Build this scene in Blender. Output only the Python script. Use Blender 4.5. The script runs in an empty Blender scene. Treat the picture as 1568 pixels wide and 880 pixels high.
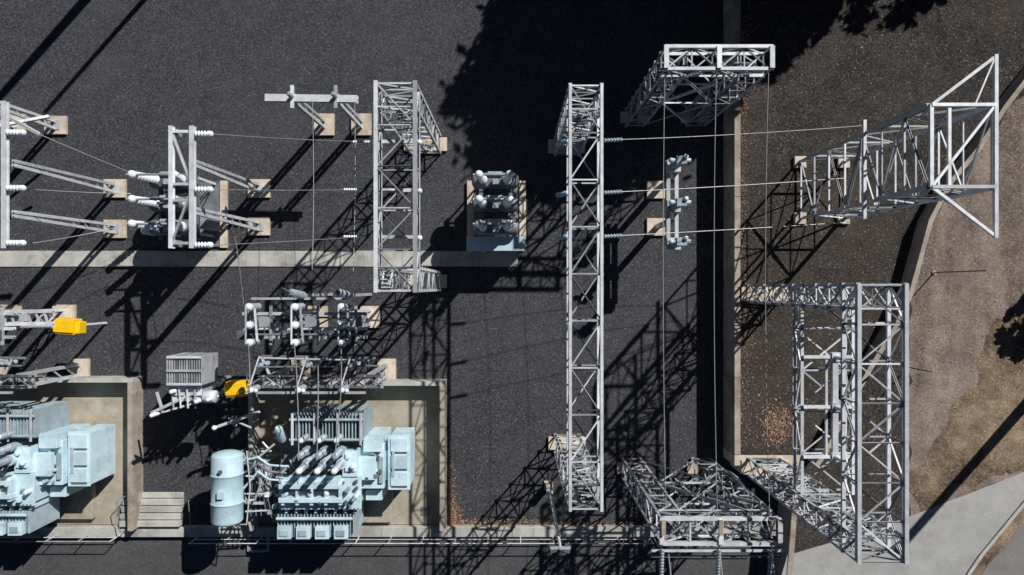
import bpy, math, random
from mathutils import Vector, noise as mnoise
random.seed(7)
H=32.0; F=1056.0
def P(px,py,z=0.0):
    s=(H-z)/F
    return Vector(((px-784)*s,-(py-440)*s,z))
GZ=1.5
# ------------------------------------------------------------ materials
def newmat(name):
    m=bpy.data.materials.new(name); m.use_nodes=True
    nt=m.node_tree; bs=nt.nodes['Principled BSDF']
    return m,nt,bs
def N(nt,t,**k):
    n=nt.nodes.new(t)
    for a,b in k.items():
        if a in n.inputs: n.inputs[a].default_value=b
        else: setattr(n,a,b)
    return n
def ramp(nt,src,stops):
    r=nt.nodes.new('ShaderNodeValToRGB'); nt.links.new(src,r.inputs[0])
    e=r.color_ramp.elements
    e[0].position=stops[0][0]; e[0].color=(*stops[0][1],1)
    e[1].position=stops[-1][0]; e[1].color=(*stops[-1][1],1)
    for p,c in stops[1:-1]:
        x=e.new(p); x.color=(*c,1)
    return r
def mixc(nt,fac,a,b,mode='MIX'):
    m=nt.nodes.new('ShaderNodeMix'); m.data_type='RGBA'; m.blend_type=mode
    for s,v in ((0,fac),(6,a),(7,b)):
        if hasattr(v,'is_output'): nt.links.new(v,m.inputs[s])
        else: m.inputs[s].default_value=v if s==0 else (*v,1)
    return m.outputs[2]
def coord(nt):
    return nt.nodes.new('ShaderNodeNewGeometry').outputs['Position']
def gravel(name,dark,light,patch,fleck,fleck_p=0.93,scale=18,pamt=0.5,mott=(0.8,1.18),tracks=None,grain=(0.6,1.4)):
    m,nt,bs=newmat(name); c=coord(nt)
    v=N(nt,'ShaderNodeTexVoronoi',Scale=scale); nt.links.new(c,v.inputs['Vector'])
    sep=nt.nodes.new('ShaderNodeSeparateColor'); nt.links.new(v.outputs['Color'],sep.inputs[0])
    base=ramp(nt,sep.outputs[0],[(0,dark),(1,light)])
    n=N(nt,'ShaderNodeTexNoise',Scale=0.22,Detail=7,Roughness=0.62); nt.links.new(c,n.inputs['Vector'])
    pf=ramp(nt,n.outputs[0],[(0.42,(0,0,0)),(0.66,(pamt,)*3)])
    col=mixc(nt,pf.outputs[0],base.outputs[0],patch)
    if tracks:
        mp=nt.nodes.new('ShaderNodeMapping'); mp.inputs['Rotation'].default_value=(0,0,math.radians(tracks[0])); mp.inputs['Scale'].default_value=(.8,.12,1); nt.links.new(c,mp.inputs[0])
        nn=N(nt,'ShaderNodeTexNoise',Scale=1.0,Detail=3,Roughness=0.5); nt.links.new(mp.outputs[0],nn.inputs['Vector'])
        tf=ramp(nt,nn.outputs[0],[(0.42,(0,0,0)),(0.64,(.7,)*3)]); col=mixc(nt,tf.outputs[0],col,tracks[1])
    n3=N(nt,'ShaderNodeTexNoise',Scale=1.1,Detail=9,Roughness=0.75); nt.links.new(c,n3.inputs['Vector'])
    m3=ramp(nt,n3.outputs[0],[(0.3,(mott[0],)*3),(0.7,(mott[1],)*3)])
    col=mixc(nt,1.0,col,m3.outputs[0],'MULTIPLY')
    n4=N(nt,'ShaderNodeTexNoise',Scale=12,Detail=5,Roughness=0.85); nt.links.new(c,n4.inputs['Vector'])
    m4=ramp(nt,n4.outputs[0],[(0.36,(grain[0],)*3),(0.64,(grain[1],)*3)])
    col=mixc(nt,1.0,col,m4.outputs[0],'MULTIPLY')
    v2=N(nt,'ShaderNodeTexVoronoi',Scale=scale*1.3); nt.links.new(c,v2.inputs['Vector'])
    s2=nt.nodes.new('ShaderNodeSeparateColor'); nt.links.new(v2.outputs['Color'],s2.inputs[0])
    ff=ramp(nt,s2.outputs[1],[(fleck_p,(0,0,0)),(1.0,(0.8,)*3)])
    col=mixc(nt,ff.outputs[0],col,fleck)
    nt.links.new(col,bs.inputs['Base Color'])
    bs.inputs['Roughness'].default_value=0.95
    bs.inputs['Specular IOR Level'].default_value=0.1
    b=N(nt,'ShaderNodeBump',Strength=0.8,Distance=0.04)
    nt.links.new(sep.outputs[2],b.inputs['Height']); nt.links.new(b.outputs[0],bs.inputs['Normal'])
    return m
def surf(name,c1,c2,scale=3.0,rough=0.8,metal=0.0,island=0.0,stain=None,bump=0.0,spec=0.3,fine=30):
    m,nt,bs=newmat(name); c=coord(nt)
    n=N(nt,'ShaderNodeTexNoise',Scale=scale,Detail=8,Roughness=0.65); nt.links.new(c,n.inputs['Vector'])
    r=ramp(nt,n.outputs[0],[(0.32,c1),(0.68,c2)])
    col=r.outputs[0]
    if island:
        g=nt.nodes.new('ShaderNodeNewGeometry')
        rr=ramp(nt,g.outputs['Random Per Island'],[(0,(1-island,)*3),(1,(1+island*0.6,)*3)])
        col=mixc(nt,1.0,col,rr.outputs[0],'MULTIPLY')
    nf=N(nt,'ShaderNodeTexNoise',Scale=fine,Detail=3); nt.links.new(c,nf.inputs['Vector'])
    rf=ramp(nt,nf.outputs[0],[(0.3,(0.85,)*3),(0.7,(1.12,)*3)])
    col=mixc(nt,1.0,col,rf.outputs[0],'MULTIPLY')
    if stain:
        ns=N(nt,'ShaderNodeTexNoise',Scale=scale*0.45,Detail=9,Roughness=0.75); nt.links.new(c,ns.inputs['Vector'])
        rs=ramp(nt,ns.outputs[0],[(0.5,(0,0,0)),(0.66,(0.8,)*3)])
        col=mixc(nt,rs.outputs[0],col,stain)
    nt.links.new(col,bs.inputs['Base Color'])
    bs.inputs['Roughness'].default_value=rough; bs.inputs['Metallic'].default_value=metal
    bs.inputs['Specular IOR Level'].default_value=spec
    if bump:
        b=N(nt,'ShaderNodeBump',Strength=bump,Distance=0.02)
        nt.links.new(nf.outputs[0],b.inputs['Height']); nt.links.new(b.outputs[0],bs.inputs['Normal'])
    return m
M={}
M['gravel']=gravel('gravel',(0.030,0.031,0.036),(0.088,0.090,0.099),(0.078,0.080,0.088),(0.24,0.24,0.24),0.968,19)
M['gravel_brown']=gravel('gravel_brown',(0.022,0.021,0.020),(0.076,0.069,0.064),(0.080,0.062,0.05),(0.30,0.24,0.19),0.96,18,0.55,(0.65,1.25))
M['path']=gravel('path_asphalt',(0.062,0.063,0.067),(0.1,0.101,0.106),(0.115,0.115,0.118),(0.18,0.17,0.165),0.97,22,0.5,grain=(.8,1.2))
M['dirt']=gravel('dirt',(0.115,0.09,0.076),(0.22,0.172,0.145),(0.27,0.212,0.174),(0.44,0.37,0.31),0.955,15,0.5,(0.6,1.35),(18,(0.31,0.245,0.205)))
M['verge']=gravel('sandy_verge',(0.08,0.055,0.04),(0.19,0.135,0.095),(0.40,0.30,0.20),(0.45,0.37,0.28),0.955,15,0.9,(0.55,1.4))
M['apron']=surf('apron_concrete',(0.33,0.33,0.325),(0.42,0.415,0.40),0.7,0.9,stain=(0.27,0.265,0.25),bump=0.2)
M['road']=surf('road_asphalt',(0.16,0.155,0.15),(0.24,0.23,0.22),0.8,0.9,bump=0.3)
M['conc']=surf('concrete',(0.38,0.375,0.35),(0.54,0.53,0.49),1.3,0.9,island=0.14,stain=(0.2,0.19,0.17),bump=0.3)
M['wallc']=surf('old_concrete',(0.27,0.225,0.185),(0.47,0.41,0.35),1.3,0.9,island=0.12,stain=(0.16,0.115,0.09),bump=0.3)
M['pad']=surf('pad_concrete',(0.50,0.42,0.33),(0.72,0.62,0.51),1.8,0.9,island=0.15,stain=(0.34,0.27,0.2),bump=0.3)
M['bund']=surf('bund_concrete',(0.29,0.255,0.20),(0.46,0.415,0.335),0.8,0.9,stain=(0.17,0.14,0.10),bump=0.3)
M['steel']=surf('galvanised_steel',(0.46,0.48,0.505),(0.72,0.74,0.77),2.2,0.5,0.1,island=0.4,spec=0.4)
M['steelm']=surf('weathered_steel',(0.26,0.275,0.295),(0.46,0.48,0.51),2.2,0.55,0.1,island=0.5,spec=0.3)
M['steeld']=surf('dull_steel',(0.11,0.12,0.135),(0.22,0.235,0.26),2.5,0.55,0.2,island=0.35)
M['white']=surf('porcelain',(0.70,0.75,0.79),(0.85,0.88,0.92),5,0.3,island=0.08,spec=0.5)
M['grey_ins']=surf('grey_porcelain',(0.22,0.27,0.31),(0.38,0.44,0.49),5,0.35,island=0.2,spec=0.5)
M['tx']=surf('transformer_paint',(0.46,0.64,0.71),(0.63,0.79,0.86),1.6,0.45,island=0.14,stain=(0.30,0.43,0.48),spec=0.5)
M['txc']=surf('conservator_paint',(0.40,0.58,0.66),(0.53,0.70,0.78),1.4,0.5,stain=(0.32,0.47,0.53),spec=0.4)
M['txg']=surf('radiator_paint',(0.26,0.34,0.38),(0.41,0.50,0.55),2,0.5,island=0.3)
M['cab']=surf('cabinet_paint',(0.38,0.54,0.62),(0.5,0.66,0.74),1.5,0.45,island=0.1)
M['yellow']=surf('yellow_paint',(0.9,0.50,0.008),(1.0,0.62,0.012),3,0.5,stain=(0.7,0.40,0.015))
M['wire']=surf('aluminium_wire',(0.35,0.36,0.37),(0.5,0.5,0.5),1,0.4,0.3)
M['rust']=surf('rusty_steel',(0.15,0.07,0.04),(0.3,0.16,0.09),4,0.8)
M['bark']=surf('bark',(0.08,0.055,0.04),(0.16,0.12,0.09),6,0.95,bump=0.8)
M['leaf']=surf('leaf',(0.03,0.05,0.018),(0.07,0.1,0.035),2,0.7,island=0.6)
def litter_mat():
    m,nt,bs=newmat('leaf_litter'); g=nt.nodes.new('ShaderNodeNewGeometry')
    r=ramp(nt,g.outputs['Random Per Island'],[(0,(0.12,0.07,0.045)),(0.4,(0.25,0.15,0.09)),(0.75,(0.42,0.24,0.14)),(1,(0.55,0.45,0.36))])
    nt.links.new(r.outputs[0],bs.inputs['Base Color']); bs.inputs['Roughness'].default_value=0.9
    return m
M['litter']=litter_mat()

# ------------------------------------------------------------ builder
class B:
    def __init__(s,name): s.name=name; s.parts={}; s.part('body')
    def part(s,n): s.cur=s.parts.setdefault(n,dict(v=[],f=[],m=[],s=[],mats=[])); return s
    def add(s,vs,fs,mat,smooth=False):
        c=s.cur; o=len(c['v']); c['v']+= [tuple(v) for v in vs]
        if mat not in c['mats']: c['mats'].append(mat)
        i=c['mats'].index(mat)
        for f in fs:
            c['f'].append(tuple(o+k for k in f)); c['m'].append(i); c['s'].append(smooth)
    def box(s,mat,lo,hi):
        x0,y0,z0=lo; x1,y1,z1=hi
        if x0>x1:x0,x1=x1,x0
        if y0>y1:y0,y1=y1,y0
        s.add([(x0,y0,z0),(x1,y0,z0),(x1,y1,z0),(x0,y1,z0),(x0,y0,z1),(x1,y0,z1),(x1,y1,z1),(x0,y1,z1)],
              [(3,2,1,0),(4,5,6,7),(0,1,5,4),(1,2,6,5),(2,3,7,6),(3,0,4,7)],mat)
    def rot(s,mat,c,size,ang):
        hx,hy,hz=[k/2 for k in size]; ca,sa=math.cos(ang),math.sin(ang); vs=[]
        for z in(-hz,hz):
            for x,y in((-hx,-hy),(hx,-hy),(hx,hy),(-hx,hy)):
                vs.append((c[0]+x*ca-y*sa,c[1]+x*sa+y*ca,c[2]+z))
        s.add(vs,[(3,2,1,0),(4,5,6,7),(0,1,5,4),(1,2,6,5),(2,3,7,6),(3,0,4,7)],mat)
    def frame(s,a,b):
        d=(Vector(b)-Vector(a)); L=d.length; d.normalize()
        up=Vector((0,0,1)) if abs(d.z)<0.95 else Vector((1,0,0))
        u=d.cross(up).normalized(); w=u.cross(d).normalized(); return d,u,w,L
    def prof(s,mat,a,b,pts,smooth=False):
        a=Vector(a);b=Vector(b);d,u,w,L=s.frame(a,b); n=len(pts)
        vs=[a+u*p[0]+w*p[1] for p in pts]+[b+u*p[0]+w*p[1] for p in pts]
        s.add(vs,[(i,(i+1)%n,n+(i+1)%n,n+i) for i in range(n)]+[tuple(range(n))[::-1],tuple(range(n,2*n))],mat,smooth)
    def ang(s,mat,a,b,w):
        if (Vector(a)-Vector(b)).length<1e-4: return
        t=max(0.014,w*0.16); sx=random.choice((1,-1)); h=w/2
        p=[(-h,-h),(h,-h),(h,-h+t),(-h+t,-h+t),(-h+t,h),(-h,h)]
        if random.random()<0.6: p=[(x,-y) for x,y in p]
        j=random.uniform(-.004,.004)
        s.prof(mat,a,b,[(x*sx+j,y+j) for x,y in p])
    def bar(s,mat,a,b,w,h=None):
        h=h or w; s.prof(mat,a,b,[(-w/2,-h/2),(w/2,-h/2),(w/2,h/2),(-w/2,h/2)])
    def ibeam(s,mat,a,b,w,h):
        t=w*0.14
        p=[(-w/2,-h/2),(w/2,-h/2),(w/2,-h/2+t),(t/2,-h/2+t),(t/2,h/2-t),(w/2,h/2-t),(w/2,h/2),(-w/2,h/2),(-w/2,h/2-t),(-t/2,h/2-t),(-t/2,-h/2+t),(-w/2,-h/2+t)]
        s.prof(mat,a,b,p)
    def lathe(s,mat,a,b,rings,seg=12):
        a=Vector(a);b=Vector(b);d,u,w,L=s.frame(a,b); vs=[]
        for t,r in rings:
            c=a.lerp(b,t)
            for k in range(seg):
                q=2*math.pi*k/seg; vs.append(c+u*math.cos(q)*r+w*math.sin(q)*r)
        fs=[]
        for i in range(len(rings)-1):
            for k in range(seg):
                k2=(k+1)%seg; fs.append((i*seg+k,i*seg+k2,(i+1)*seg+k2,(i+1)*seg+k))
        s.add(vs,fs,mat,True)
        s.add(vs[:seg],[tuple(range(seg))[::-1]],mat); s.add(vs[-seg:],[tuple(range(seg))],mat)
    def cyl(s,mat,a,b,r,r2=None,seg=12):
        s.lathe(mat,a,b,[(0,r),(1,r if r2 is None else r2)],seg)
    def ins(s,mat,a,b,r,n=7,seg=12,taper=1.0,core=0.55):
        R=[]
        for i in range(n):
            k=1-(1-taper)*i/n
            R+=[(i/n,r*core*k),(i/n+0.25/n,r*k),(i/n+0.55/n,r*k*0.96),(i/n+0.7/n,r*core*k)]
        R.append((1,r*core*taper)); s.lathe(mat,a,b,R,seg)
    def ball(s,mat,c,r,seg=12,flat=1.0):
        c=Vector(c); R=[]
        for i in range(9):
            th=math.pi*i/8; R.append(((1-math.cos(th))/2,max(1e-3,r*math.sin(th))))
        s.lathe(mat,c-Vector((0,0,r*flat)),c+Vector((0,0,r*flat)),R,seg)
    def tube(s,mat,pts,r,seg=6):
        pts=[Vector(p) for p in pts]
        for i in range(len(pts)-1): s.cyl(mat,pts[i],pts[i+1],r,seg=seg)
    def lattice(s,mat,A,Bc,n,wc,wb,mode='z',rings=True):
        A=[Vector(v) for v in A];Bc=[Vector(v) for v in Bc]; m=len(A)
        mb=lambda: mat if random.random()<.5 else ('steelm' if random.random()<.75 else 'steeld')
        for a,b in zip(A,Bc): s.ang(mat,a,b,wc)
        for i in range(n+1):
            t=i/n; L=[a.lerp(b,t) for a,b in zip(A,Bc)]
            for k in range(m):
                if rings or i in(0,n): s.ang(mb(),L[k],L[(k+1)%m],wb)
            if i<n:
                U=[a.lerp(b,(i+1)/n) for a,b in zip(A,Bc)]
                for k in range(m):
                    j=(k+1)%m
                    if mode=='x': s.ang(mb(),L[k],U[j],wb); s.ang(mb(),L[j],U[k],wb)
                    elif (i+k)%2: s.ang(mb(),L[k],U[j],wb)
                    else: s.ang(mb(),L[j],U[k],wb)
                    s.rot('steelm',L[k],(wc*1.2,wc*1.2,wc*1.05),0)
    def finish(s,bevel=0):
        parts={k:v for k,v in s.parts.items() if v['f']}
        root=None
        if len(parts)>1:
            root=bpy.data.objects.new(s.name,None); bpy.context.scene.collection.objects.link(root); root.empty_display_size=0.5
        for k,c in parts.items():
            me=bpy.data.meshes.new(k); me.from_pydata(c['v'],[],c['f'])
            for mm in c['mats']: me.materials.append(M[mm])
            me.polygons.foreach_set('material_index',c['m']); me.polygons.foreach_set('use_smooth',c['s'])
            me.update()
            o=bpy.data.objects.new(k if root else s.name,me); bpy.context.scene.collection.objects.link(o)
            if root: o.parent=root
            if bevel:
                bv=o.modifiers.new('b','BEVEL'); bv.width=bevel; bv.segments=1; bv.limit_method='ANGLE'
            last=o
        return root or last
def rect(x0,x1,y0,y1,z): return [Vector((x0,y0,z)),Vector((x1,y0,z)),Vector((x1,y1,z)),Vector((x0,y1,z))]
def sag(a,b,s,n=16):
    a=Vector(a);b=Vector(b)
    return [a.lerp(b,i/n)-Vector((0,0,s*4*(i/n)*(1-i/n))) for i in range(n+1)]
def wire(a,b,s=0.3,r=0.012,name='overhead_conductor'):
    o=B(name); o.tube('wire',sag(a,b,s),r); return o.finish()

# ------------------------------------------------------------ ground
def sheet(name,pts,mat,z=None):
    o=B(name); o.add([(p[0],p[1],p[2] if z is None else z) for p in pts],[tuple(range(len(pts)))],mat); return o.finish()
sheet('ground',[(-600,-600,0),(600,-600,0),(600,600,0),(-600,600,0)],'gravel')
def rough_edge(pts,z,amp=0.15,step=0.35,freq=0.9):
    out=[]; n=len(pts)
    for i in range(n):
        a=Vector((pts[i][0],pts[i][1],0)); b=Vector((pts[(i+1)%n][0],pts[(i+1)%n][1],0))
        L=(b-a).length; k=max(1,min(400,int(L/step)))
        for j in range(k):
            q=a.lerp(b,j/k)
            d=Vector((mnoise.noise(Vector((q.x*freq,q.y*freq,1.3))),mnoise.noise(Vector((q.x*freq,q.y*freq,7.7))),0))*amp*2
            d+=Vector((random.uniform(-1,1),random.uniform(-1,1),0))*amp*0.25
            out.append((q.x+d.x,q.y+d.y,z))
    return out
tr=B('raised_terrace')
edge=[(10.0,300),(10.0,-7.6),(12.75,-7.6),(12.2,-13.3),(12.2,-300),(400,-300),(400,300)]
n=len(edge)
tr.add([(x,y,GZ) for x,y in edge],[tuple(range(n))],'gravel_brown')
for i in range(n):
    a=edge[i];b=edge[(i+1)%n]
    tr.add([(a[0],a[1],-0.1),(b[0],b[1],-0.1),(b[0],b[1],GZ),(a[0],a[1],GZ)],[(0,1,2,3)],'conc')
tr.finish()
rw=B('retaining_wall')
y=60
while y>-7.35:
    y2=max(y-4.0,-7.4); rw.box('wallc',(9.81,y2+0.012,-0.05),(10.08,y,GZ+0.08)); y=y2
rw.box('pad',(9.80,-7.86,-0.05),(12.75,-7.412,GZ+0.10))
rw.add([(12.75,-7.86,0),(12.35,-13.3,0),(12.1,-13.3,0),(12.5,-7.86,0),(12.75,-7.86,GZ+.05),(12.35,-13.3,GZ+.05),(12.1,-13.3,GZ+.05),(12.5,-7.86,GZ+.05)],
  [(3,2,1,0),(4,5,6,7),(0,1,5,4),(1,2,6,5),(2,3,7,6),(3,0,4,7)],'wallc')
rw.finish(0.015)
cur=[(1640,20),(1568,108),(1520,170),(1478,235),(1440,280),(1408,340),(1392,400),(1378,450),(1355,500),(1318,560),(1285,620),(1255,680),(1238,705)]
cw=[P(a,b,GZ) for a,b in cur]
bw=B('boundary_wall')
def strip_wall(b,pts,w,z0,z1,mat):
    L=[];R=[]
    for i,p in enumerate(pts):
        d=(pts[min(i+1,len(pts)-1)]-pts[max(i-1,0)]); d.z=0; d.normalize(); nn=Vector((-d.y,d.x,0))*w/2
        L.append(p+nn);R.append(p-nn)
    vs=[];fs=[]
    for l,r in zip(L,R): vs+=[(l.x,l.y,z0),(l.x,l.y,z1),(r.x,r.y,z1),(r.x,r.y,z0)]
    for i in range(len(pts)-1):
        a=4*i; c=a+4
        for k in range(3): fs.append((a+k,a+k+1,c+k+1,c+k))
    b.add(vs,fs,mat)
strip_wall(bw,cw,0.2,GZ-0.05,GZ+0.85,'wallc')
bw.finish()
tl=[(1660,20),(1590,110),(1545,160),(1505,225),(1465,280),(1432,340),(1412,400),(1400,450),(1392,520),(1390,600),(1390,790),(1470,790),(1900,700),(1900,-200)]
sheet('dirt_track',rough_edge([P(a,b,GZ) for a,b in tl],GZ+0.004,0.18),'dirt')
tl2=[(1500,545),(1540,490),(1568,470),(1700,470),(1700,640),(1568,715),(1505,730),(1440,770),(1392,792),(1394,730),(1450,640)]
sheet('sandy_verge',rough_edge([P(a,b,GZ) for a,b in tl2],GZ+0.008,0.45),'verge')
ap=[(1190,905),(1205,850),(1300,822),(1388,792),(1480,757),(1568,722),(1900,600),(1900,1100),(1190,1100)]
sheet('concrete_apron',rough_edge([P(a,b,GZ) for a,b in ap],GZ+0.012,0.02,.3),'apron')
rd=[(1468,900),(1500,850),(1568,768),(1800,520),(2300,700),(2300,1400),(1050,1400)]
sheet('road_shoulder',[P(a,b,GZ) for a,b in rd],'verge',GZ+0.016)
rd=[(1490,900),(1520,858),(1568,800),(1840,520),(2300,700),(2300,1400),(1100,1400)]
sheet('access_road',rough_edge([P(a,b,GZ) for a,b in rd],GZ+0.020,0.08),'road')
kb=B('road_kerb')
strip_wall(kb,[P(a,b,GZ) for a,b in((1440,934),(1468,898),(1502,848),(1568,768),(1800,520))],0.14,GZ,GZ+0.1,'conc')
kb.finish()
def Y(py,z=0): return -(py-440)*(H-z)/F
def X(px,z=0): return (px-784)*(H-z)/F
sheet('service_path',[(-300,Y(822),0.004),(12.2,Y(822),0.004),(12.2,-60,0.004),(-300,-60,0.004)],'path')
w=B('low_wall'); x=-60.0
while x<X(1199,0.3):
    x2=min(x+3.0,X(1200,0.3)); w.box('conc',(x+0.008,Y(807,0.3),-0.05),(x2,Y(822,0.3),0.32)); x=x2
w.box('pad',(X(690,.2),Y(822,.3)-0.14,0),(X(1000,.2),Y(822,.3)-0.003,0.12))
w.finish(0.012)
t=B('cable_trench_cover'); x=-60.0
while x<X(793)-.01:
    x2=min(x+0.9,X(793)); t.box('conc',(x+0.006,Y(384)+random.uniform(-.008,.008),-0.1),(x2-0.003,Y(408)+random.uniform(-.008,.008),0.05+random.uniform(0,0.006))); x=x2
t.finish(0.006)
def bund(x0,x1,y0,y1,h,name='transformer_bund'):
    b=B(name); b.part('floor'); b.add([(x0,y0,0.008),(x1,y0,0.008),(x1,y1,0.008),(x0,y1,0.008)],[(0,1,2,3)],'bund')
    b.part('walls'); t=0.19
    b.box('conc',(x0,y1-t,0),(x1,y1,h)); b.box('wallc',(x1-t-.04,y0,0),(x1,y1-t-.002,h)); b.box('conc',(x0,y0,0),(x0+t,y1-t-.002,h))
    b.part('drain'); b.box('steeld',(x1-1.2,y0+.4,0.01),(x1-.8,y0+.8,0.03))
    b.finish()
bund(X(380,.9),X(681,.9),Y(806,.3),Y(584,.9),0.9)
bund(X(-160,.9),X(203,.9),Y(806,.3),Y(579,.9),0.9)
st=B('concrete_steps')
for i in range(5):
    y0=Y(757,.4)-i*0.30; zt_=0.10+i*0.10
    st.box('conc',(X(191),y0-0.25,0),(X(282),y0,zt_))
    st.box('steeld',(X(191)+.01,y0-0.30,0),(X(282)-.01,y0-0.252,zt_-.05))
st.finish(0.01)
# ------------------------------------------------------------ gantries
def footings(b,pts,s=0.55,base=0,z=0.16,down=0.2):
    for x,y in pts: b.box('pad',(x-s/2,y-s/2,base-down),(x+s/2,y+s/2,base+z))
def gantry(name,x0,x1,yN,yS,ztop,zbot,npan,base=0,colw=0.8,mode='z',down=0.2,ncol=9):
    b=B(name)
    for nm,ya,yb in(('north_column',yN-colw,yN),('south_column',yS,yS+colw)):
        b.part(nm); b.lattice('steel',rect(x0,x1,ya,yb,base+0.1),rect(x0,x1,ya,yb,zbot),ncol,0.10,0.045,mode)
        b.lattice('steel',rect(x0,x1,ya,yb,zbot),rect(x0,x1,ya,yb,ztop),1,0.10,0.05,'x')
    b.part('beam')
    A=[(x0,yN,zbot),(x1,yN,zbot),(x1,yN,ztop),(x0,yN,ztop)]; C=[(x0,yS,zbot),(x1,yS,zbot),(x1,yS,ztop),(x0,yS,ztop)]
    b.lattice('steel',A,C,npan,0.11,0.05,'z')
    b.part('footings')
    footings(b,[(x,y) for x in(x0,x1) for y in(yN-colw/2,yS+colw/2)],0.62,base,down=down)
    for y in(yN-colw/2,yS+colw/2): b.box('pad',((x0+x1)/2-0.5,y-0.4,base-0.1),((x0+x1)/2+0.5,y+0.4,base+0.10))
    return b
x0,x1=X(576,8.3),X(636,8.3); yN,yS=Y(127,8.3),Y(445,8.3)
g=gantry('lattice_gantry',x0,x1,yN,yS,8.3,7.5,5)
g.part('beam')
for py in(215,290,362):
    yy=Y(py,7.6); g.ibeam('steel',(x0-.1,yy,7.40),(x1+.1,yy,7.40),0.12,0.12)
g.bar('steel',(x0,yN+.06,8.40),(x0,yS-.06,8.40),0.13,0.05); g.bar('steel',(x1,yN+.06,8.40),(x1,yS-.06,8.40),0.14,0.05)
g.bar('rust',(x0+.2,Y(288,7.5),7.25),(x1,Y(288,7.5),7.25),0.09)
for k in range(6): g.bar('steel',(x0+.1,yS+.12+k*.14,7.9),(x0+.52,yS+.12+k*.14,7.9),.035)
for py in(215,290,362): g.ball('white',(x1+.1,Y(py+2,8),7.95),.1)
g.finish()
gx0,gx1=X(873,8.3),X(921,8.3); gN,gS=Y(131,8.3),Y(779,8.3)
g=gantry('lattice_gantry',gx0,gx1,gN,gS,8.3,7.5,9); g.part('beam')
for i,xx in enumerate((gx0,gx1)): g.bar('steel',(xx,gN+.06,8.40),(xx,gS-.06,8.40),0.10,0.04)
g.finish()
def portal(x0,x1,ya,yb,zt,name='line_portal'):
    b=B(name); cw_=0.8
    for nm,xa,xb in(('left_column',x0,x0+cw_),('right_column',x1-cw_,x1)):
        b.part(nm)
        b.lattice('steelm',rect(xa,xb,ya,yb,0.1),rect(xa,xb,ya,yb,zt-0.7),8,0.10,0.045,'z')
        footings(b,[(xa,(ya+yb)/2),(xb,(ya+yb)/2)],0.5)
    b.part('beam')
    b.lattice('steel',[(x0,ya,zt-.7),(x0,yb,zt-.7),(x0,yb,zt),(x0,ya,zt)],[(x1,ya,zt-.7),(x1,yb,zt-.7),(x1,yb,zt),(x1,ya,zt)],4,0.11,0.05,'z')
    for yy in(ya,yb): b.bar('steel',(x0-.05,yy,zt+.1),(x1+.05,yy,zt+.1),0.11,0.05)
    for xx in(x0,(x0+x1)/2,x1): b.bar('steel',(xx,ya,zt+.16),(xx,yb,zt+.16),0.16,0.05)
    b.part('bracing')
    for yy in(ya,yb):
        for za,zb in((0.3,4.0),(4.0,zt-.8)):
            b.ang('steelm',(x0+cw_,yy,za),(x1-cw_,yy,zb),0.07); b.ang('steel',(x1-cw_,yy,za),(x0+cw_,yy,zb),0.07)
        b.ang('steel',(x0+cw_,yy,4),(x1-cw_,yy,4),0.07)
    return b
px0,px1=X(1019,8.3),X(1180,8.3)
pn=portal(px0,px1,Y(106,8.3),Y(72,8.3),8.3); pn.bar('rust',(px0+1.0,8.0,7.2),(px1-.9,7.5,7.3),0.05); pn.finish()
qx0,qx1=X(1012,8.3),X(1192,8.3)
ps=portal(qx0,qx1,Y(831,8.3),Y(793,8.3),8.3)
ps.part('insulators')
for px in(1016,1104,1184):
    c=P(px,808,8.6); ps.bar('wallc',c-Vector((0,.25,0)),c+Vector((0,.25,0)),0.14,0.1); ps.ins('grey_ins',c+Vector((0,-.8,-.2)),c+Vector((0,-1.8,-.35)),0.08,9)
ps.part('bracing')
pts=[(qx0+1.6+i*.25,Y(793,8.3)+0.35+math.sin(i/8*math.pi)*0.9,6.9) for i in range(9)]
ps.tube('steelm',pts,0.035); ps.tube('steelm',[(p[0]+.2,p[1]-.2,p[2]-.9) for p in pts],0.03)
ps.bar('steel',(qx0-.3,Y(831,8.3)-.3,8.2),(qx1+.3,Y(831,8.3)-.3,8.2),0.08); ps.bar('steeld',(qx0-.3,Y(831,8.3)-.62,7.9),(qx1+.3,Y(831,8.3)-.62,7.9),0.06)
rr=random.Random(4)
for k in range(14):
    xa=qx0+rr.uniform(0,3.6); ps.ang('steelm',(xa,Y(793,8.3)+rr.uniform(-.8,.1),rr.uniform(5,7.4)),(xa+rr.uniform(-1.2,1.2),Y(793,8.3)+rr.uniform(-.8,.1),rr.uniform(3,7.4)),0.06)
ps.finish()
for px in(1018,1097,1177):
    wire(P(px,108,8.2),P(px+2,800,8.2),0.35,0.012)
    wire(P(px+4,832,8.1),P(px+24,1000,8.4),0.1,0.024)
b=B('lattice_tower'); tx0,tx1,ty0,ty1=12.7,14.62,3.05,5.53
b.part('mast')
cs=[(tx0,ty0),(tx1,ty0),(tx1,ty1),(tx0,ty1)]
for c in cs: b.ang('steel',(*c,GZ+.1),(*c,11.0),0.13)
lv=[GZ+.2+(11-GZ-.2)*k/7 for k in range(8)]
for i,zz in enumerate(lv):
    for k in range(4):
        a_,c_=cs[k],cs[(k+1)%4]
        if i%2==1 or k in(1,3) or i==7: b.ang('steel' if k%2 else 'steelm',(*a_,zz),(*c_,zz),.065)
        if i<7:
            if (i+k)%2: b.ang('steelm',(*a_,zz),(*c_,lv[i+1]),.055)
            else: b.ang('steel',(*c_,zz),(*a_,lv[i+1]),.055)
for c in cs: b.ang('steel',(*c,8.0),(*c,11.0),0.17)
b.part('top_arm'); z=11.12
b.bar('steel',(14.64,1.5,z),(14.64,7.05,z),0.11); b.bar('steel',(12.7,5.53,z-.01),(14.64,7.0,z-.01),0.09); b.bar('steel',(12.7,3.05,z-.01),(14.64,1.55,z-.01),0.09)
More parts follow.
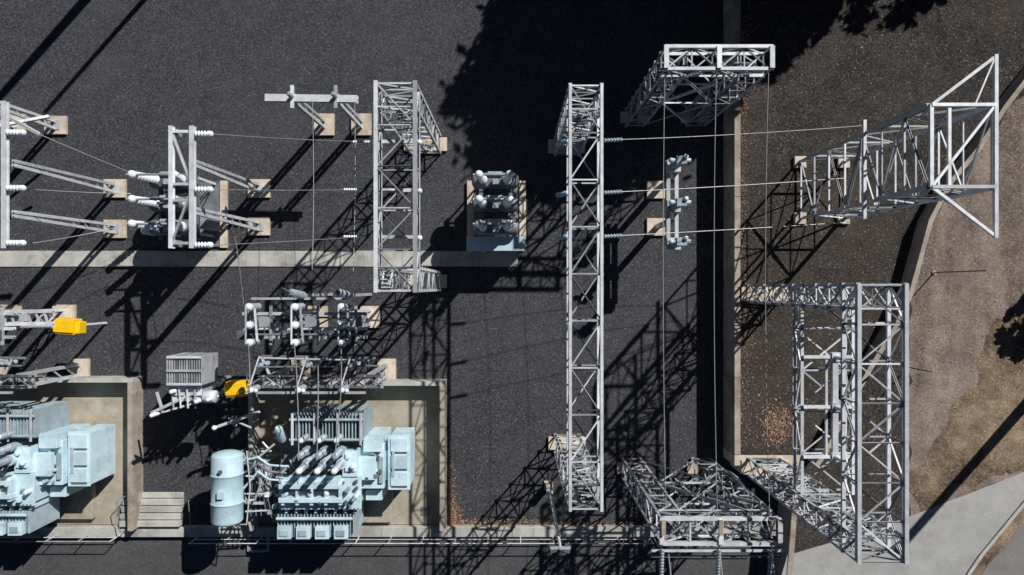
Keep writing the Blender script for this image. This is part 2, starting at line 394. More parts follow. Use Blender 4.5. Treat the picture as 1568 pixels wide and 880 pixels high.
b.bar('steel',(12.7,5.53,z+.01),(14.64,5.53,z+.01),0.10);b.bar('steel',(12.7,3.05,z+.01),(14.64,3.05,z+.01),0.10);b.bar('steel',(12.7,3.05,z-.02),(12.7,5.53,z-.02),0.11)
b.ang('steel',(12.7,3.05,z),(14.6,5.5,z),0.08); b.bar('steel',(13.25,3.05,z-.03),(13.25,5.53,z-.03),0.09)
b.ang('steelm',(14.64,7.0,z),(14.62,5.53,8.6),0.08); b.ang('steelm',(14.64,1.55,z),(14.62,3.05,8.6),0.08)
b.bar('steel',(14.62,7.0,z+.02),(14.0,5.53,z+.02),0.05)
b.part('line_arm'); b.bar('steel',(12.62,2.45,7.3),(12.62,6.0,7.3),0.11)
b.part('footings'); footings(b,[(x,y) for x in(tx0,tx1) for y in(ty0,ty1)],0.5,GZ)
b.finish()
for ys,ye,ze in((215,192,7.3),(295,272,6.2),(362,340,6.2)):
    a=P(925,ys,7.6)
    e=P(1240,ye,ze) if ys!=215 else P(1325,ye,ze); e=Vector((12.64,e.y,ze))
    s=B('insulator_string'); s.ins('grey_ins',a,a.lerp(e,0.07),0.08,6); s.finish(); wire(a.lerp(e,.07),e,0.25,0.014)
    a2=P(870,ys,7.6); s=B('insulator_string'); s.ins('cab',a2,a2+Vector((-.3,0,-.55)),0.1,5); s.ball('cab',a2+Vector((-.32,0,-.6)),0.09); s.finish()
g=gantry('double_gantry',10.42,11.84,0.08,-8.27,11.2,10.3,7,base=GZ,colw=0.72,mode='x',down=1.5,ncol=9)
g.part('beam')
for xx in(10.42,11.84): g.bar('steel',(xx,0.12,11.31),(xx,-8.3,11.31),0.12,0.05)
g.part('lower_beam')
X0,X1=10.5,12.35; A=[(X0,0.0,6.4),(X1,0.0,6.4),(X1,0.0,7.0),(X0,0.0,7.0)]; C=[(X0,-7.5,6.4),(X1,-7.5,6.4),(X1,-7.5,7.0),(X0,-7.5,7.0)]
g.lattice('steel',A,C,5,0.11,0.055,'z')
g.bar('steel',(11.65,-2.4,7.12),(11.65,-6.2,7.12),0.2,0.12)
g.bar('steel',(11.35,-2.4,7.08),(11.35,-6.2,7.08),0.08,0.1)
for yy in(-2.5,-4.3,-6.1):
    g.bar('steel',(X0,yy,7.13),(X1,yy,7.13),0.11)
    g.box('steel',(11.5,yy-.16,7.0),(11.82,yy+.16,7.25)); g.ins('white',(11.65,yy,7.25),(11.65,yy,7.7),0.09,4)
g.finish()
# ------------------------------------------------------------ left bus frames
def frame_(name,pads,xt,zt,py0,py1,xb=None,insx=1,pys=()):
    b=B(name); b.part('legs')
    for (px,py) in pads:
        p=P(px,py,0.15); b.box('pad',(p.x-.5,p.y-.42,-.1),(p.x+.5,p.y+.42,0.15))
        for s in(-.13,.13):
            b.ibeam('steel',(p.x,p.y+s*1.3,0.15),(p.x,p.y+s*.6,zt-.1),0.12,0.12)
        for k in range(7):
            z0=0.4+k*(zt-.8)/7; b.ang('steelm',(p.x,p.y-.15,z0),(p.x,p.y+.15,z0+.45),0.05)
        b.box('steel',(p.x-.22,p.y-.22,.15),(p.x+.22,p.y+.22,.19))
    b.part('beam'); x=P(xt,0,zt).x
    b.ibeam('steel',(x,Y(py0,zt),zt),(x,Y(py1,zt),zt),0.18,0.2)
    if xb is not None:
        x2=P(xb,0,zt).x; b.ibeam('steel',(x2,Y(py0,zt),zt),(x2,Y(py1,zt),zt),0.15,0.2)
        for k in(py0+8,(py0+py1)/2-5,(py0+py1)/2+20,py1-8): b.bar('steel',(x2,Y(k,zt),zt-.02),(x,Y(k,zt),zt-.02),0.1)
        b.ang('steel',(x2,Y(py0+8,zt),zt),(x,Y((py0+py1)/2,zt),zt),0.08); b.ang('steelm',(x,Y((py0+py1)/2,zt),zt),(x2,Y(py1-8,zt),zt),0.07)
        for k in(py0+8,(py0+py1)/2+20,py1-8): b.box('steelm',(x2-.2,Y(k,zt)-.12,zt-.5),(x2+.15,Y(k,zt)+.12,zt-.12))
    b.part('insulators')
    for py in pys:
        a=Vector((x+.1*insx,Y(py,zt),zt+.05)); e=a+Vector((0.55*insx,0,-.05)); b.ins('white',a,e,0.12,5); b.ball('white',e,0.12)
    return b
b=frame_('bus_support_frame',[(175,288),(175,350)],8,6.7,155,380,None,1,(203,288,372)); b.finish()
b=frame_('bus_support_frame',[(396,288),(396,346)],295,6.7,193,380,263,1,(205,290,375)); b.finish()
b=frame_('bus_support_frame',[(20,188),(84,191)],-60,5.4,100,260,None,1,())
b.part('beam')
b.bar('steel',P(-40,150,5.4),P(60,205,3.0),0.12); b.bar('steel',P(-40,200,4),P(75,178,2.2),0.12); b.finish()
for a,c,s in(((328,205),(570,217),.2),((328,290),(556,290),.2),((328,375),(556,362),.25)):
    wire(P(*a,6.7),P(*c,7.4),s,0.013)
    q=P(*c,7.4); o=B('insulator_string'); o.ins('white',q+Vector((-.7,0,0)),q,0.055,8); o.finish()
for a,c,s in(((55,290,6.6),(200,296,4.1),.25),((50,372,6.6),(205,340,4.1),.4),((55,203,6.6),(195,262,4.1),-.2),((318,290,6.6),(262,300,4.1),.1)):
    wire(P(*a),P(*c),s,0.013)
b=B('bus_support'); zt=4.6
for px,py in((496,190),(553,190)):
    p=P(px,py,.15); b.box('pad',(p.x-.46,p.y-.5,-.1),(p.x+.46,p.y+.5,.15))
    for s in(-.14,.14): b.ibeam('steel',(p.x,p.y+s,.15),(p.x,p.y+s,zt-.1),0.12,0.12)
    for k in range(5): b.ang('steel',(p.x,p.y-.14,.5+k*.75),(p.x,p.y+.14,.9+k*.75),0.05)
    b.bar('steel',(p.x,p.y-.45,zt+.13),(p.x,p.y+.45,zt+.13),0.12)
    b.ins('grey_ins',(p.x,p.y,zt+.15),(p.x,p.y,zt+.6),0.1,4)
b.ibeam('steel',P(407,150,zt),P(548,152,zt),0.28,0.24); b.finish()
wire(P(478,150,4.9),P(478,412,5.6),.2,.011); wire(P(543,150,4.9),P(541,415,5.6),.2,.011)
for px in(464,533):
    o=B('surge_arrester'); c=P(px,452,4.4); o.ins('grey_ins',c,c+Vector((0,.12,1.5)),0.16,8); o.tube('steeld',[c+Vector((0,.12,1.5)),c+Vector((-.25,.3,1.8)),c+Vector((-.45,0,1.5)),c+Vector((-.5,-.2,.9))],0.02)
    o.bar('steel',c+Vector((0,0,-1.0)),c,0.12); o.bar('steel',(c.x,c.y,0),(c.x,c.y,3.6),.12); o.finish()
wire(P(360,362,6.5),P(373,466,5.4),.05,.014)
# ------------------------------------------------------------ circuit breakers
def breaker(cx,cy,half,cab=True):
    b=B('circuit_breaker'); b.part('plinth')
    b.box('pad',(cx-1.36,cy-1.75,-.1),(cx-1.05,cy+1.35,.2)); b.box('pad',(cx+1.05,cy-1.75,-.1),(cx+1.36,cy+1.35,.2))
    b.box('steeld',(cx-1.045,cy-1.7,-.1),(cx+1.045,cy+1.3,.12))
    b.part('frame')
    for sx in(-.8,.8):
        b.ibeam('steeld',(cx+sx,cy-1.5,1.9),(cx+sx,cy+1.3,1.9),.14,.16)
        for sy in(-1.2,1.2):
            b.ang('steel',(cx+sx,cy+sy,.15),(cx+sx,cy+sy,1.9),.12)
            b.ang('steeld',(cx+sx,cy+sy,.2),(cx+sx,cy,1.9),.06)
    for k in range(6): b.ang('steeld',(cx-.8,cy-1.2+k*.45,1.82),(cx+.8,cy-1.2+k*.45,1.82),.06)
    b.box('steeld',(cx-.55,cy-1.15,1.1),(cx+.55,cy+1.15,1.78))
    b.part('poles')
    for k in(-1,0,1):
        y=cy+k*1.0
        b.lathe('steeld',(cx-1.0,y,2.4),(cx+1.0,y,2.4),[(0,.15),(.03,.3),(.1,.34),(.9,.34),(.97,.3),(1,.15)],14)
        b.box('steeld',(cx-.4,y-.3,2.5),(cx+.4,y+.3,2.85))
        for sx in(-1,1):
            a=Vector((cx+sx*.5,y,2.6)); e=Vector((cx+sx*half,y,4.0))
            b.cyl('steel',a-Vector((0,0,.1)),a+Vector((0,0,.22)),.22); b.ins('white',a+Vector((0,0,.2)),e,.19,8,taper=.8)
            b.ball('white',e+Vector((0,0,.1)),.17); b.cyl('steel',e,e+Vector((sx*.25,0,.1)),.035)
        b.cyl('grey_ins',(cx-half,y,4.05),(cx+half,y,4.05),.05)
        b.cyl('grey_ins',(cx-.3,y+.22,2.9),(cx+.3,y+.22,2.9),.1)
        b.box('grey_ins',(cx-.1,y-.25,2.85),(cx+.15,y-.02,3.1))
    b.part('control_cabinet')
    if cab:
        b.box('cab',(cx-1.22,cy-1.95,.3),(cx+1.22,cy-1.4,2.0)); b.box('cab',(cx-1.26,cy-1.99,2.0),(cx+1.26,cy-1.36,2.06))
        for k in range(4): b.box('steeld',(cx-1.1+k*.6,cy-1.97,.5),(cx-.65+k*.6,cy-1.95,1.8))
    else:
        b.box('grey_ins',(cx+.9,cy-1.0,.5),(cx+1.2,cy-.2,1.9))
        b.ins('white',(cx-1.0,cy-1.2,2.0),(cx-1.0,cy-1.2,3.0),.14,6)
    b.finish(0.01)
c1=P(757,305,4.0); breaker(c1.x,c1.y,.62,True)
c2=P(236,305,4.0); breaker(c2.x,c2.y,.85,False)
b=B('current_transformer_bank'); b.part('stand')
for py in(290,347):
    p=P(1005,py,.15); b.box('pad',(p.x-.42,p.y-.4,-.1),(p.x+.4,p.y+.4,.15)); b.ibeam('steel',(p.x+.05,p.y,.15),(p.x+.05,p.y,2.6),.2,.2)
    b.bar('steel',(p.x-.2,p.y,2.60),(p.x+.35,p.y,2.60),.12)
xx=P(1005,0,.15).x+.05; b.ibeam('steel',(xx-.1,5.4,2.75),(xx-.1,1.7,2.75),.16,.16); b.ibeam('steel',(xx+.25,5.4,2.75),(xx+.25,1.7,2.75),.16,.16)
b.part('units')
for py in(246,310,370):
    y=Y(py,4.2); x=xx+.08
    b.box('steel',(x-.28,y-.25,2.84),(x+.28,y+.25,3.1)); b.ins('grey_ins',(x,y,3.1),(x,y,4.1),.19,7)
    b.box('grey_ins',(x-.2,y-.16,4.1),(x+.2,y+.16,4.45)); b.cyl('cab',(x-.38,y,4.3),(x+.38,y,4.3),.09); b.ball('cab',(x-.4,y,4.3),.11); b.ball('white',(x+.15,y+.12,4.5),.1)
b.finish()
# ------------------------------------------------------------ disconnector
def disconnector(dx):
    b=B('disconnector_switch'); D=Vector((dx,0,0)); z=4.2
    b.part('stand')
    for px in(486,566):
        p=P(px,485,.15)+D; b.box('pad',(p.x-.45,p.y-.5,-.1),(p.x+.45,p.y+.5,.15))
        for s in(-.3,.3): b.ibeam('steel',(p.x,p.y+s*1.1,.15),(p.x,p.y+s,z-.1),.14,.14)
        for k in range(4): b.ang('steel',(p.x,p.y-.3,.4+k*.9),(p.x,p.y+.3,1.2+k*.9),.06); b.ang('steel',(p.x,p.y+.3,.4+k*.9),(p.x,p.y-.3,1.2+k*.9),.06)
    for py in(480,503,516): b.ibeam('steel',P(372,py,z)+D,P(562,py,z)+D,.12,.16)
    for px in(382,415,452,487,520,545): b.bar('steelm',P(px,468,z+.1)+D,P(px,528,z+.1)+D,.1)
    b.ang('steel',P(382,480,z)+D,P(452,516,z)+D,.07);b.ang('steel',P(452,516,z)+D,P(520,480,z)+D,.07)
    b.bar('steel',P(385,457,z-.1)+D,P(530,457,z-.1)+D,.09)
    b.part('poles')
    for px in(380,450,522):
        for py in(470,498,525):
            t=P(px,py,5.4)+D; b.ins('grey_ins',(t.x,t.y,z+.1),(t.x,t.y,5.2),.14,6); b.cyl('white',(t.x,t.y,5.2),(t.x,t.y,5.36),.15); b.ball('white',(t.x,t.y,5.38),.13,flat=.7)
        b.cyl('steel',P(px-4,468,5.5)+D,P(px-4,527,5.5)+D,.04); b.bar('steel',P(px+10,472,5)+D,P(px+14,522,5)+D,.07)
        b.box('steelm',P(px+18,484,4.9)+D,P(px+32,500,5.0)+D)
        b.box('steeld',P(px-14,505,4.2)+D,P(px+22,520,4.5)+D)
    for py in(486,512): b.cyl('steeld',P(378,py,4.7)+D,P(545,py,4.7)+D,.04)
    b.part('drive'); b.box('steel',P(540,478,3)+D,P(556,492,3.5)+D)
    b.finish()
disconnector(0); disconnector(-14.2)
def beamB(dx):
    b=B('busbar_support_structure'); D=Vector((dx,0,0)); z=4.2
    b.part('stand')
    for px in(592,460):
        p=P(px,566,.15)+D; b.box('pad',(p.x-.42,p.y-.5,-.1),(p.x+.42,p.y+.5,.15))
        for s in(-.25,.25): b.ibeam('steel',(p.x,p.y+s,.15),(p.x,p.y+s,z-.1),.14,.14)
        for k in range(4): b.ang('steel',(p.x,p.y-.25,.4+k*.9),(p.x,p.y+.25,1.2+k*.9),.06)
    A=[P(585,575,z)+D,P(585,592,z)+D,P(585,592,z-.4)+D,P(585,575,z-.4)+D]; C=[P(378,575,z)+D,P(378,592,z)+D,P(378,592,z-.4)+D,P(378,575,z-.4)+D]
    b.lattice('steeld',A,C,8,.09,.045,'z')
    b.bar('steel',P(375,601,z+.1)+D,P(560,601,z+.1)+D,.09,.12)
    b.part('insulators')
    for px in(382,455,522):
        t=P(px,598,5.2)+D; b.ins('grey_ins',(t.x,t.y,z+.1),(t.x,t.y,5.0),.13,5); b.ball('white',(t.x,t.y,5.1),.12); b.ball('white',(t.x+.2,t.y-.02,5.1),.09)
        t=P(px+15,560,4.9)+D; b.ins('grey_ins',(t.x,t.y,3.4),(t.x,t.y,4.9),.11,6)
        b.cyl('steel',P(px+15,545,5)+D,P(px-2,598,5.2)+D,.03)
    b.cyl('steel',P(395,548,4.9)+D,P(565,552,4.9)+D,.04); b.cyl('steeld',P(400,562,4.6)+D,P(580,560,4.6)+D,.04)
    b.bar('steel',P(400,545,4)+D,P(420,590,4)+D,.08); b.bar('steel',P(555,548,4)+D,P(535,590,4)+D,.08); b.bar('steeld',P(400,545,4)+D,P(575,548,4)+D,.09)
    b.finish()
beamB(0); beamB(-14.2)
for a,c in(((380,525,5.5),(382,598,5.25)),((450,525,5.5),(455,598,5.25)),((522,525,5.5),(522,598,5.25)),((455,598,5.2),(457,705,4.9)),((487,560,5.0),(485,705,4.9)),((522,598,5.2),(512,705,4.9))):
    wire(P(*a),P(*c),.08,.022,'busbar_jumper')
# ------------------------------------------------------------ transformer
def transformer(dx,dy,seed=1):
    D=Vector((dx,dy,0)); b=B('power_transformer'); rr=random.Random(seed)
    q=lambda px,py,z:P(px,py,z)+D
    def bx(m,a0,b0,a1,b1,z0,z1):
        u=q(a0,b0,z1);v=q(a1,b1,z1); b.box(m,(u.x,v.y,z0),(v.x,u.y,z1))
    b.part('base'); bx('bund',415,650,600,800,0,.35)
    b.part('tank'); bx('tx',432,732,548,776,.35,2.9); bx('tx',427,728,553,780,2.9,3.02)
    bx('txg',434,690,546,733,.35,2.35); bx('steeld',430,687,550,735,2.35,2.42)  # dark top colour paints in the shaded voids around the bushings
    for k in range(8): bx('tx',436+k*15,779,440+k*15,786,.6,2.8)
    bx('tx',524,690,548,730,2.42,3.1); bx('tx',528,694,544,722,3.1,3.2)
    bx('tx',426,742,520,749,3.06,3.5); bx('tx',426,763,524,770,3.06,3.42)
    bx('steeld',430,750,518,762,3.02,3.08)  # dark strip paints the shaded gap between the two bars
    for k in range(5): bx('tx',430+k*22,738,435+k*22,774,3.02,3.36)
    for k in range(22):
        a=q(429+k*5.7,778,3.04); b.cyl('steeld',a,a+Vector((0,0,.04)),.025,seg=6)
    b.part('radiators')
    u=q(446,634,3.3);v=q(553,682,3.3); n=22
    for i in range(n):
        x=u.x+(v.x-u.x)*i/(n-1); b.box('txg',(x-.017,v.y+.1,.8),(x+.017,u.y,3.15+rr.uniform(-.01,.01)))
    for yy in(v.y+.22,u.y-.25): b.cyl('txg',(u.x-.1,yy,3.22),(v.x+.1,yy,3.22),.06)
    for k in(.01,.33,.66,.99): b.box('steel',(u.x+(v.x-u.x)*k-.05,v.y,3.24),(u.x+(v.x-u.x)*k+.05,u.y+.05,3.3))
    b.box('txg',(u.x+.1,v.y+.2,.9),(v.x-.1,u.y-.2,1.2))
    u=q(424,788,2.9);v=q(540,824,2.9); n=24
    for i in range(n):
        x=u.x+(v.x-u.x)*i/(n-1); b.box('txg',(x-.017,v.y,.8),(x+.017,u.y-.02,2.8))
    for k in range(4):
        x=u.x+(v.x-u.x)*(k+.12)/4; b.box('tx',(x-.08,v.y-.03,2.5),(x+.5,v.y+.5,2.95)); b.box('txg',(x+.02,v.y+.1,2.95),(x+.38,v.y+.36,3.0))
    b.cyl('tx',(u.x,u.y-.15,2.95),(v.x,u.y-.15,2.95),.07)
    b.part('cable_box')
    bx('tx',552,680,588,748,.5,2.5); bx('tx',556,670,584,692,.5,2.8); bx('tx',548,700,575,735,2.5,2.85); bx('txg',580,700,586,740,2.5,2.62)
    bx('tx',588,690,596,735,.8,2.2); bx('tx',560,750,585,766,.5,2.0)
    b.part('control_cabinet'); bx('tx',596,668,626,748,.35,2.3); bx('tx',594,666,628,750,2.3,2.37)
    for k in range(3): bx('tx',598,671+k*26,624,692+k*26,2.37,2.43); bx('steeld',599,692.6+k*26,623,695+k*26,2.37,2.39)
    bx('txg',600,690,604,730,2.43,2.47)
    b.part('bushings')
    for px in(457,485,511):
        t=q(px,722,4.6); z=2.4; b.cyl('tx',(t.x,t.y,z),(t.x,t.y,3.45),.22); b.ins('grey_ins',(t.x,t.y+.04,3.45),(t.x,t.y,4.4),.17,7,taper=.8); b.cyl('white',(t.x,t.y,4.4),(t.x,t.y,4.58),.13); b.ball('white',(t.x,t.y,4.6),.12)
        t=q(px,700,4.3); b.cyl('txg',(t.x,t.y,2.4),(t.x,t.y,3.3),.18); b.ins('grey_ins',(t.x,t.y,3.3),(t.x,t.y,4.2),.15,6)
        t=q(px+2,676,4.0); b.ins('grey_ins',(t.x,t.y,3.02),(t.x,t.y,3.8),.14,5); b.ball('white',(t.x,t.y,3.85),.11)
    b.part('pipework')
    for px,py in((532,700),(540,715),(520,740),(545,760),(437,756),(475,757),(500,756)): t=q(px,py,3.3); b.cyl('white',(t.x,t.y,2.9),(t.x,t.y,3.3),.1); b.ball('tx',(t.x,t.y,3.33),.11,flat=.6)
    t=q(428,660,3.4); b.lathe('tx',(t.x,t.y-.5,3.0),(t.x,t.y+.2,3.6),[(0,.1),(.1,.17),(.9,.17),(1,.1)],12)
    for off in(0,10,22): b.tube('tx' if off!=10 else 'steeld',[q(372,705+off*2,3.2),q(395,700+off,3.3),q(412,712+off,3.4),q(440,714+off,3.2)],.05,8)
    b.tube('steel',[q(360,770,3),q(390,765,3.2),q(400,740,3.2),q(396,700,3.2),q(420,680,3.2)],.05,8)
    b.tube('steel',[q(405,690,2),q(410,785,2),q(425,790,2)],.05,8)
    for k in range(34):
        px=rr.uniform(388,436); py=rr.uniform(690,785); z=rr.uniform(1.2,3.2)
        if rr.random()<.5: b.tube(rr.choice(('steel','tx','steeld')),[q(px,py,z),q(px+rr.uniform(-16,16),py,z),q(px+rr.uniform(-12,12),py+rr.uniform(-22,22),z)],rr.uniform(.02,.045))
        else: w_=rr.uniform(3,7); bx(rr.choice(('tx','steeld','txg','white')),px,py,px+w_,py+rr.uniform(3,8),z-.3,z)
    for k in range(24):
        px=rr.uniform(430,545); py=rr.uniform(735,775); w_=rr.uniform(2,6); bx(rr.choice(('tx','steeld','steeld','txg')),px,py,px+w_,py+rr.uniform(2,6),3.02,3.1+rr.uniform(0.03,.45))
    for k in range(18):
        px=rr.uniform(436,545); py=rr.uniform(690,730); b.tube(rr.choice(('steel','tx','steeld')),[q(px,py,2.7),q(px+rr.uniform(-25,25),py,2.75),q(px+rr.uniform(-8,8),py+rr.uniform(-16,16),2.7)],.035)
    for k in range(10):
        px=rr.uniform(554,584); py=rr.uniform(680,745); bx(rr.choice(('tx','steeld','txg')),px,py,px+rr.uniform(2,6),py+rr.uniform(2,7),2.5,2.6+rr.uniform(0,.35))
    bx('steel',395,715,412,760,1.2,1.9); bx('steeld',398,760,410,790,.8,1.5)
    b.part('conservator')
    a=q(348,690,3.4); e=q(348,803,3.4)
    b.lathe('txc',a,e,[(0,.1),(.01,.4),(.035,.58),(.06,.63),(.3,.63),(.302,.66),(.32,.66),(.322,.63),(.68,.63),(.682,.66),(.70,.66),(.702,.63),(.94,.63),(.965,.58),(.99,.4),(1,.1)],28)
    b.box('txc',(a.x-.12,a.y-1.8,3.95),(a.x+.12,a.y-1.5,4.15)); b.cyl('steeld',(a.x,a.y-.7,3.9),(a.x,a.y-.7,4.15),.08)
    for yy in(a.y-.7,e.y+.7):
        for s in(-.5,.5): b.ang('steel',(a.x+s,yy,.02),(a.x+s*.9,yy,3.1),.1)
        b.ang('steel',(a.x-.5,yy,.5),(a.x+.5,yy,2.6),.07); b.bar('steel',(a.x-.6,yy,2.8),(a.x+1.3,yy,2.8),.1)
    b.tube('steel',[(a.x+.8,a.y,3.4),(a.x+.95,a.y-1.5,3.4),(a.x+.8,e.y,3.4),(a.x+.2,e.y-.1,3.1)],.03)
    for k in range(4): b.bar('steel',(a.x+.55,a.y-.4-k*.75,3),(a.x+1.5,a.y-.5-k*.7,3),.06)
    for k in range(5): b.tube('steeld',[q(380+k*6,690,2.5),q(386+k*5,740,2.7),q(384+k*8,792,2.5)],.03)
    b.finish(0.012)
transformer(0,0,1); transformer(-13.75,.15,5)
b=B('auxiliary_transformer'); z=3.4
b.part('stand')
for px in(262,310):
    p=P(px,600,3.0)
    for s in(-.3,.3): b.ibeam('steel',(p.x,p.y+s,0),(p.x,p.y+s,2.2),.12,.12)
b.part('tank'); u=P(262,556,z);v=P(306,604,z); b.box('txg',(u.x,v.y,2.2),(v.x,u.y,3.3)); b.box('steel',(u.x-.05,v.y-.05,3.3),(v.x+.05,u.y+.05,3.36))
b.part('radiator'); u=P(255,545,3.7);v=P(308,590,3.7)
for i in range(15):
    x=u.x+(v.x-u.x)*i/14; b.box('steelm',(x-.018,v.y,2.1),(x+.018,u.y,3.68))
b.box('steel',(u.x,u.y-.1,3.7),(v.x,u.y,3.74)); b.box('steel',(u.x,v.y,3.7),(v.x,v.y+.1,3.74)); b.box('steel',(u.x,(u.y+v.y)/2-.05,3.7),(v.x,(u.y+v.y)/2+.05,3.74))
b.part('fittings'); b.bar('steel',P(232,632,3.4),P(300,600,3.4),.12); b.bar('steel',P(232,636,3.2),P(335,606,3.2),.08)
b.bar('steel',P(240,600,3.3),P(250,632,3.3),.1)
for px,py in((232,636),(262,600),(300,615),(318,612)): t=P(px,py,3.8); b.ins('white',t-Vector((0,0,.7)),t,.09,4); b.ball('white',t,.09)
b.lathe('steel',P(312,607,3.3),P(332,607,3.3),[(0,.1),(.05,.26),(.95,.26),(1,.1)],14)
for k in range(4): t=P(266+k*11,612,3.5); b.cyl('steel',t-Vector((0,0,.4)),t,.1); b.bar('steel',P(262+k*12,592,3.5),P(266+k*11,625,3.5),.06)
b.finish(.008)
def ybox(px,py,ang,arm):
    b=B('yellow_drive_box'); c=P(px,py,3.0)
    b.rot('yellow',(c.x,c.y,2.7),(.78,.66,.6),ang); b.rot('yellow',(c.x,c.y,3.04),(.84,.5,.07),ang); b.rot('yellow',(c.x+.35,c.y-.05,2.6),(.4,.5,.5),ang)
    b.cyl('steel',(c.x,c.y,0),(c.x,c.y,2.4),.07)
    if arm: b.bar('steel',P(325,656,3),P(398,630,3),.12); b.ball('white',P(328,655,3.1),.11); b.bar('steel',P(350,640,2.8),P(385,655,2.8),.08); b.cyl('steel',P(360,650,0.0),P(360,650,3.0),.08)
    else: b.bar('steel',c+Vector((-2.6,.05,.1)),c+Vector((-.4,.0,.1)),.14)
    b.finish(.02)
ybox(360,596,.05,True); ybox(98,500,-.06,False)
b=B('disconnector_frame')
for py in(478,497): b.ibeam('steel',P(-60,py,4.1),P(82,py-2,4.1),.14,.16)
for k in range(7): b.bar('steel',P(-10+k*13,478,4.12),P(-4+k*13,497,4.12),.07)
for px in (10,100):
    p=P(px,483,.15); b.box('pad',(p.x-.42,p.y-.5,-.1),(p.x+.42,p.y+.5,.140))
b.finish()
b=B('light_pole'); c=P(840,742,0); b.box('pad',(c.x-.2,c.y-.2,0),(c.x+.2,c.y+.2,.12)); b.box('steel',(c.x-.14,c.y-.12,.12),(c.x+.14,c.y+.12,1.0)); b.cyl('steel',(c.x,c.y,.1),(c.x,c.y,7.8),.08,.055)
b.box('steel',(c.x-.35,c.y-.05,7.7),(c.x+.35,c.y+.04,7.78)); b.rot('steeld',(c.x-.25,c.y-.05,7.68),(.22,.25,.15),.3); b.rot('steeld',(c.x+.25,c.y-.05,7.68),(.22,.25,.15),-.3); b.finish()
def railing(a0,a1,py,top=1.1,base=0.0,step=1.4):
    b=B('handrail'); x0=X(a0,top);x1=X(a1,top); y=Y(py,top); n=max(1,int((x1-x0)/step))
    for i in range(n+1): xx=x0+(x1-x0)*i/n; b.cyl('steel',(xx,y,base),(xx,y,top),.026,seg=8)
    for z in(top,top*.55): b.cyl('steel',(x0,y,z),(x1,y,z),.022,seg=8)
    b.finish()
railing(-80,168,829); railing(290,1000,832); railing(1008,1185,836)
for a in(184,293):
    b=B('stair_handrail'); x=X(a,.9); y0,y1=Y(764,.9),Y(812,.6)
    b.tube('steelm',[(x,y0,.0),(x,y0,1.2),(x,y1,.9),(x,y1,.0)],.02,8); b.finish()
b=B('square_frame'); u=P(376,822,.5);v=P(406,848,.5)  # added flat frame, stands in for a square outline taken as a floodlight
for a,c in(((u.x,u.y),(v.x,u.y)),((v.x,u.y),(v.x,v.y)),((v.x,v.y),(u.x,v.y)),((u.x,v.y),(u.x,u.y))): b.bar('grey_ins',(*a,.1),(*c,.1),.08,.2)
b.finish()
for px,py,h in((1430,417,3.4),(1390,562,1.8)):
    b=B('fence_post'); c=P(px,py,GZ); b.cyl('steeld',(c.x,c.y,GZ-.1),(c.x,c.y,GZ+h),.03,.025); b.cyl('wallc',(c.x,c.y,GZ-.1),(c.x,c.y,GZ+.06),.1); b.finish()
def pole(px,py,h,base=0,r=.17):
    b=B('power_pole'); c=P(px,py,0); b.cyl('bark',(c.x,c.y,base),(c.x,c.y,base+h),r,r*.75); b.cyl('steel',(c.x,c.y,base+h),(c.x,c.y,base+h+.08),r*.8); b.finish()
pole(262,-150,11,r=.26); pole(330,-125,9.8,r=.14); pole(1600,535,9.6,GZ,.26)
wire((-24,15,8),(-18,22,8),.1,.03); wire((-30,14,6),(-14,21.5,7),.1,.03)
# ------------------------------------------------------------ trees
def tree(name,cx,cy,base,cz,rx,ry,rz,nclump,per,leaf,seed):
    rnd=random.Random(seed); b=B(name); b.part('trunk')
    top=Vector((cx,cy,cz)); b.lathe('bark',(cx,cy,base-.1),top,[(0,rx*.075),(.1,rx*.055),(1,rx*.03)],10)
    cl=[]
    for i in range(nclump):
        while True:
            v=Vector((rnd.uniform(-1,1),rnd.uniform(-1,1),rnd.uniform(-1,1)))
            if v.length<1: break
        k=rnd.uniform(.9,1.08); cl.append((Vector((cx+v.x*rx*k,cy+v.y*ry*k,cz+v.z*rz)),rnd.uniform(.11,.2)*min(rx,ry)))
    b.part('limbs')
    for c,r in cl[::max(1,nclump//16)]:
        m=Vector((cx,cy,base+(cz-base)*rnd.uniform(.5,.9))); mid=m.lerp(c,.5)+Vector((0,0,.4)); b.cyl('bark',m,mid,rx*.022,rx*.014,8); b.cyl('bark',mid,c,rx*.014,rx*.005,6)
    b.part('crown'); vs=[];fs=[]
    for c,r in cl:
        for j in range(per):
            d=Vector((rnd.gauss(0,.5),rnd.gauss(0,.5),rnd.gauss(0,.42)))*r
            p=c+d; u=Vector((rnd.gauss(0,1),rnd.gauss(0,1),rnd.gauss(0,.7))).normalized(); w=u.cross(Vector((rnd.gauss(0,1),rnd.gauss(0,1),rnd.gauss(0,1)))).normalized()
            l=leaf*rnd.uniform(.6,1.3); o=len(vs); vs+=[p-u*l,p+w*l*.5,p+u*l,p-w*l*.5]; fs.append((o,o+1,o+2,o+3))
    b.add(vs,fs,'leaf'); b.finish()
tree('eucalyptus_tree',12.0,18.9,GZ,9,6.0,5.2,4.0,330,120,.4,3)
tree('eucalyptus_tree',16.4,22.4,GZ,9,5.5,5.0,3.5,150,110,.4,11)
tree('eucalyptus_tree',22.0,22.3,GZ,8,3.6,4.5,3.0,60,110,.25,5)
p=P(1585,465,GZ); tree('shrub',p.x+.4,p.y,GZ,GZ+1.1,.9,1.3,1.0,60,130,.1,9)
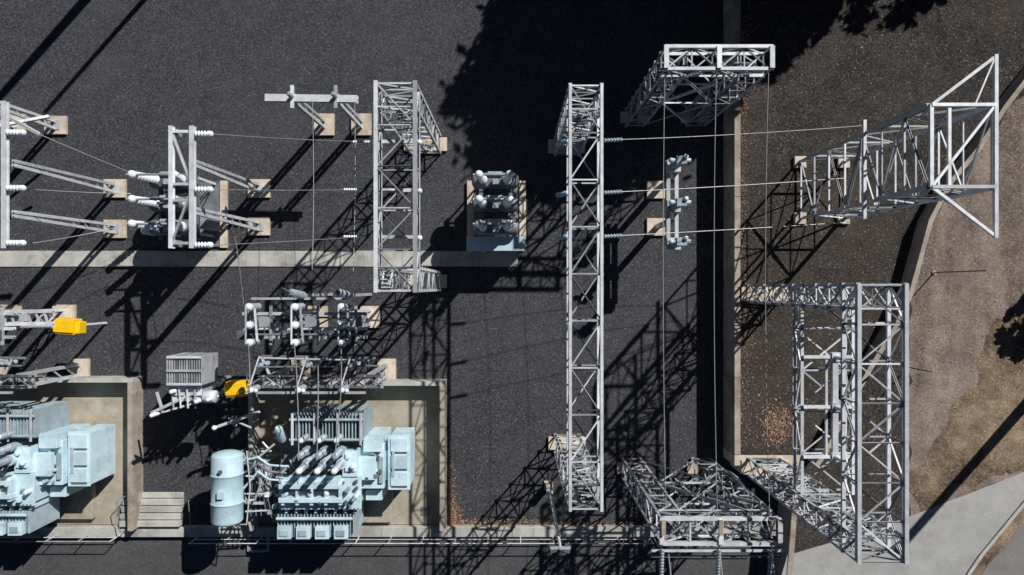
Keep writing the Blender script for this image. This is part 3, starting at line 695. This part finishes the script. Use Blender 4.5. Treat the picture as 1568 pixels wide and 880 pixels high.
# ------------------------------------------------------------ litter
def litter(name,n,fn,s0,s1):
    b=B(name); vs=[];fs=[]
    for i in range(n):
        r=fn()
        if r is None: continue
        x,y,z=r; a=random.uniform(0,6.28); l=random.uniform(s0,s1); w_=l*random.uniform(.35,.8); o=len(vs); h=random.uniform(.0,.03)
        ca,sa=math.cos(a),math.sin(a)
        for (u,v,t) in((-l,0,0),(0,w_,h),(l,0,0),(0,-w_,h*.5)): vs.append((x+u*ca-v*sa,y+u*sa+v*ca,z+.014+t))
        fs.append((o,o+1,o+2,o+3))
    b.add(vs,fs,'litter'); b.finish()
def f1():
    x=random.uniform(10.3,23);y=random.uniform(-7,13)
    d=mnoise.noise(Vector((x*.35,y*.35,3)))
    return (x,y,GZ) if random.random()<.2+d*1.1 else None
litter('leaf_litter',9000,f1,.012,.04)
def f2():
    if random.random()<.45:
        y=Y(803)+abs(random.gauss(0,1.0)); x=X(686)+abs(random.gauss(0,.16+.35*math.exp(-(y-Y(803))*1.2)))
    else: x=X(690)+abs(random.gauss(0,5)); y=Y(804)+abs(random.gauss(0,.14))
    return (x,y,0) if x<9.7 else None
litter('leaf_litter',1900,f2,.012,.045)
def f3(): return (10.12+abs(random.gauss(0,.22)),random.uniform(-7,12),GZ)
litter('leaf_litter',1500,f3,.012,.04)
def f4():
    p=P(1190+random.gauss(0,13),650+random.gauss(0,15),GZ); return (p.x,p.y,GZ)
litter('leaf_litter',900,f4,.015,.06)
def f5(): return (random.uniform(-23,9.5),random.uniform(-11,13),0.0)
litter('leaf_litter',700,f5,.01,.022)
# ------------------------------------------------------------ light / camera
el=math.radians(39.5)
d=Vector((-0.66,-0.75,0)).normalized()
sun_from=Vector((-d.x*math.cos(el),-d.y*math.cos(el),math.sin(el)))
L=bpy.data.lights.new('sun','SUN'); L.energy=5.0; L.angle=math.radians(.5); L.color=(1,.975,.935)
lo=bpy.data.objects.new('sun',L); bpy.context.scene.collection.objects.link(lo); lo.rotation_euler=(-sun_from).to_track_quat('-Z','Y').to_euler()
wd=bpy.data.worlds.new('World'); bpy.context.scene.world=wd; wd.use_nodes=True
nt=wd.node_tree; sk=nt.nodes.new('ShaderNodeTexSky'); sk.sky_type='NISHITA'; sk.sun_disc=False; sk.sun_elevation=el
sk.sun_rotation=math.atan2(sun_from.x,sun_from.y); sk.air_density=.35; sk.dust_density=.1; sk.altitude=600
bg=nt.nodes['Background']; nt.links.new(sk.outputs[0],bg.inputs[0]); bg.inputs[1].default_value=.05
cam=bpy.data.cameras.new('camera'); cam.sensor_width=36; cam.lens=36*F/1568; cam.clip_end=2000; cam.clip_start=.5
co=bpy.data.objects.new('camera',cam); co.location=(0,0,H); bpy.context.scene.collection.objects.link(co); bpy.context.scene.camera=co
sc=bpy.context.scene; sc.view_settings.view_transform='Standard'; sc.view_settings.look='None'; sc.view_settings.exposure=0
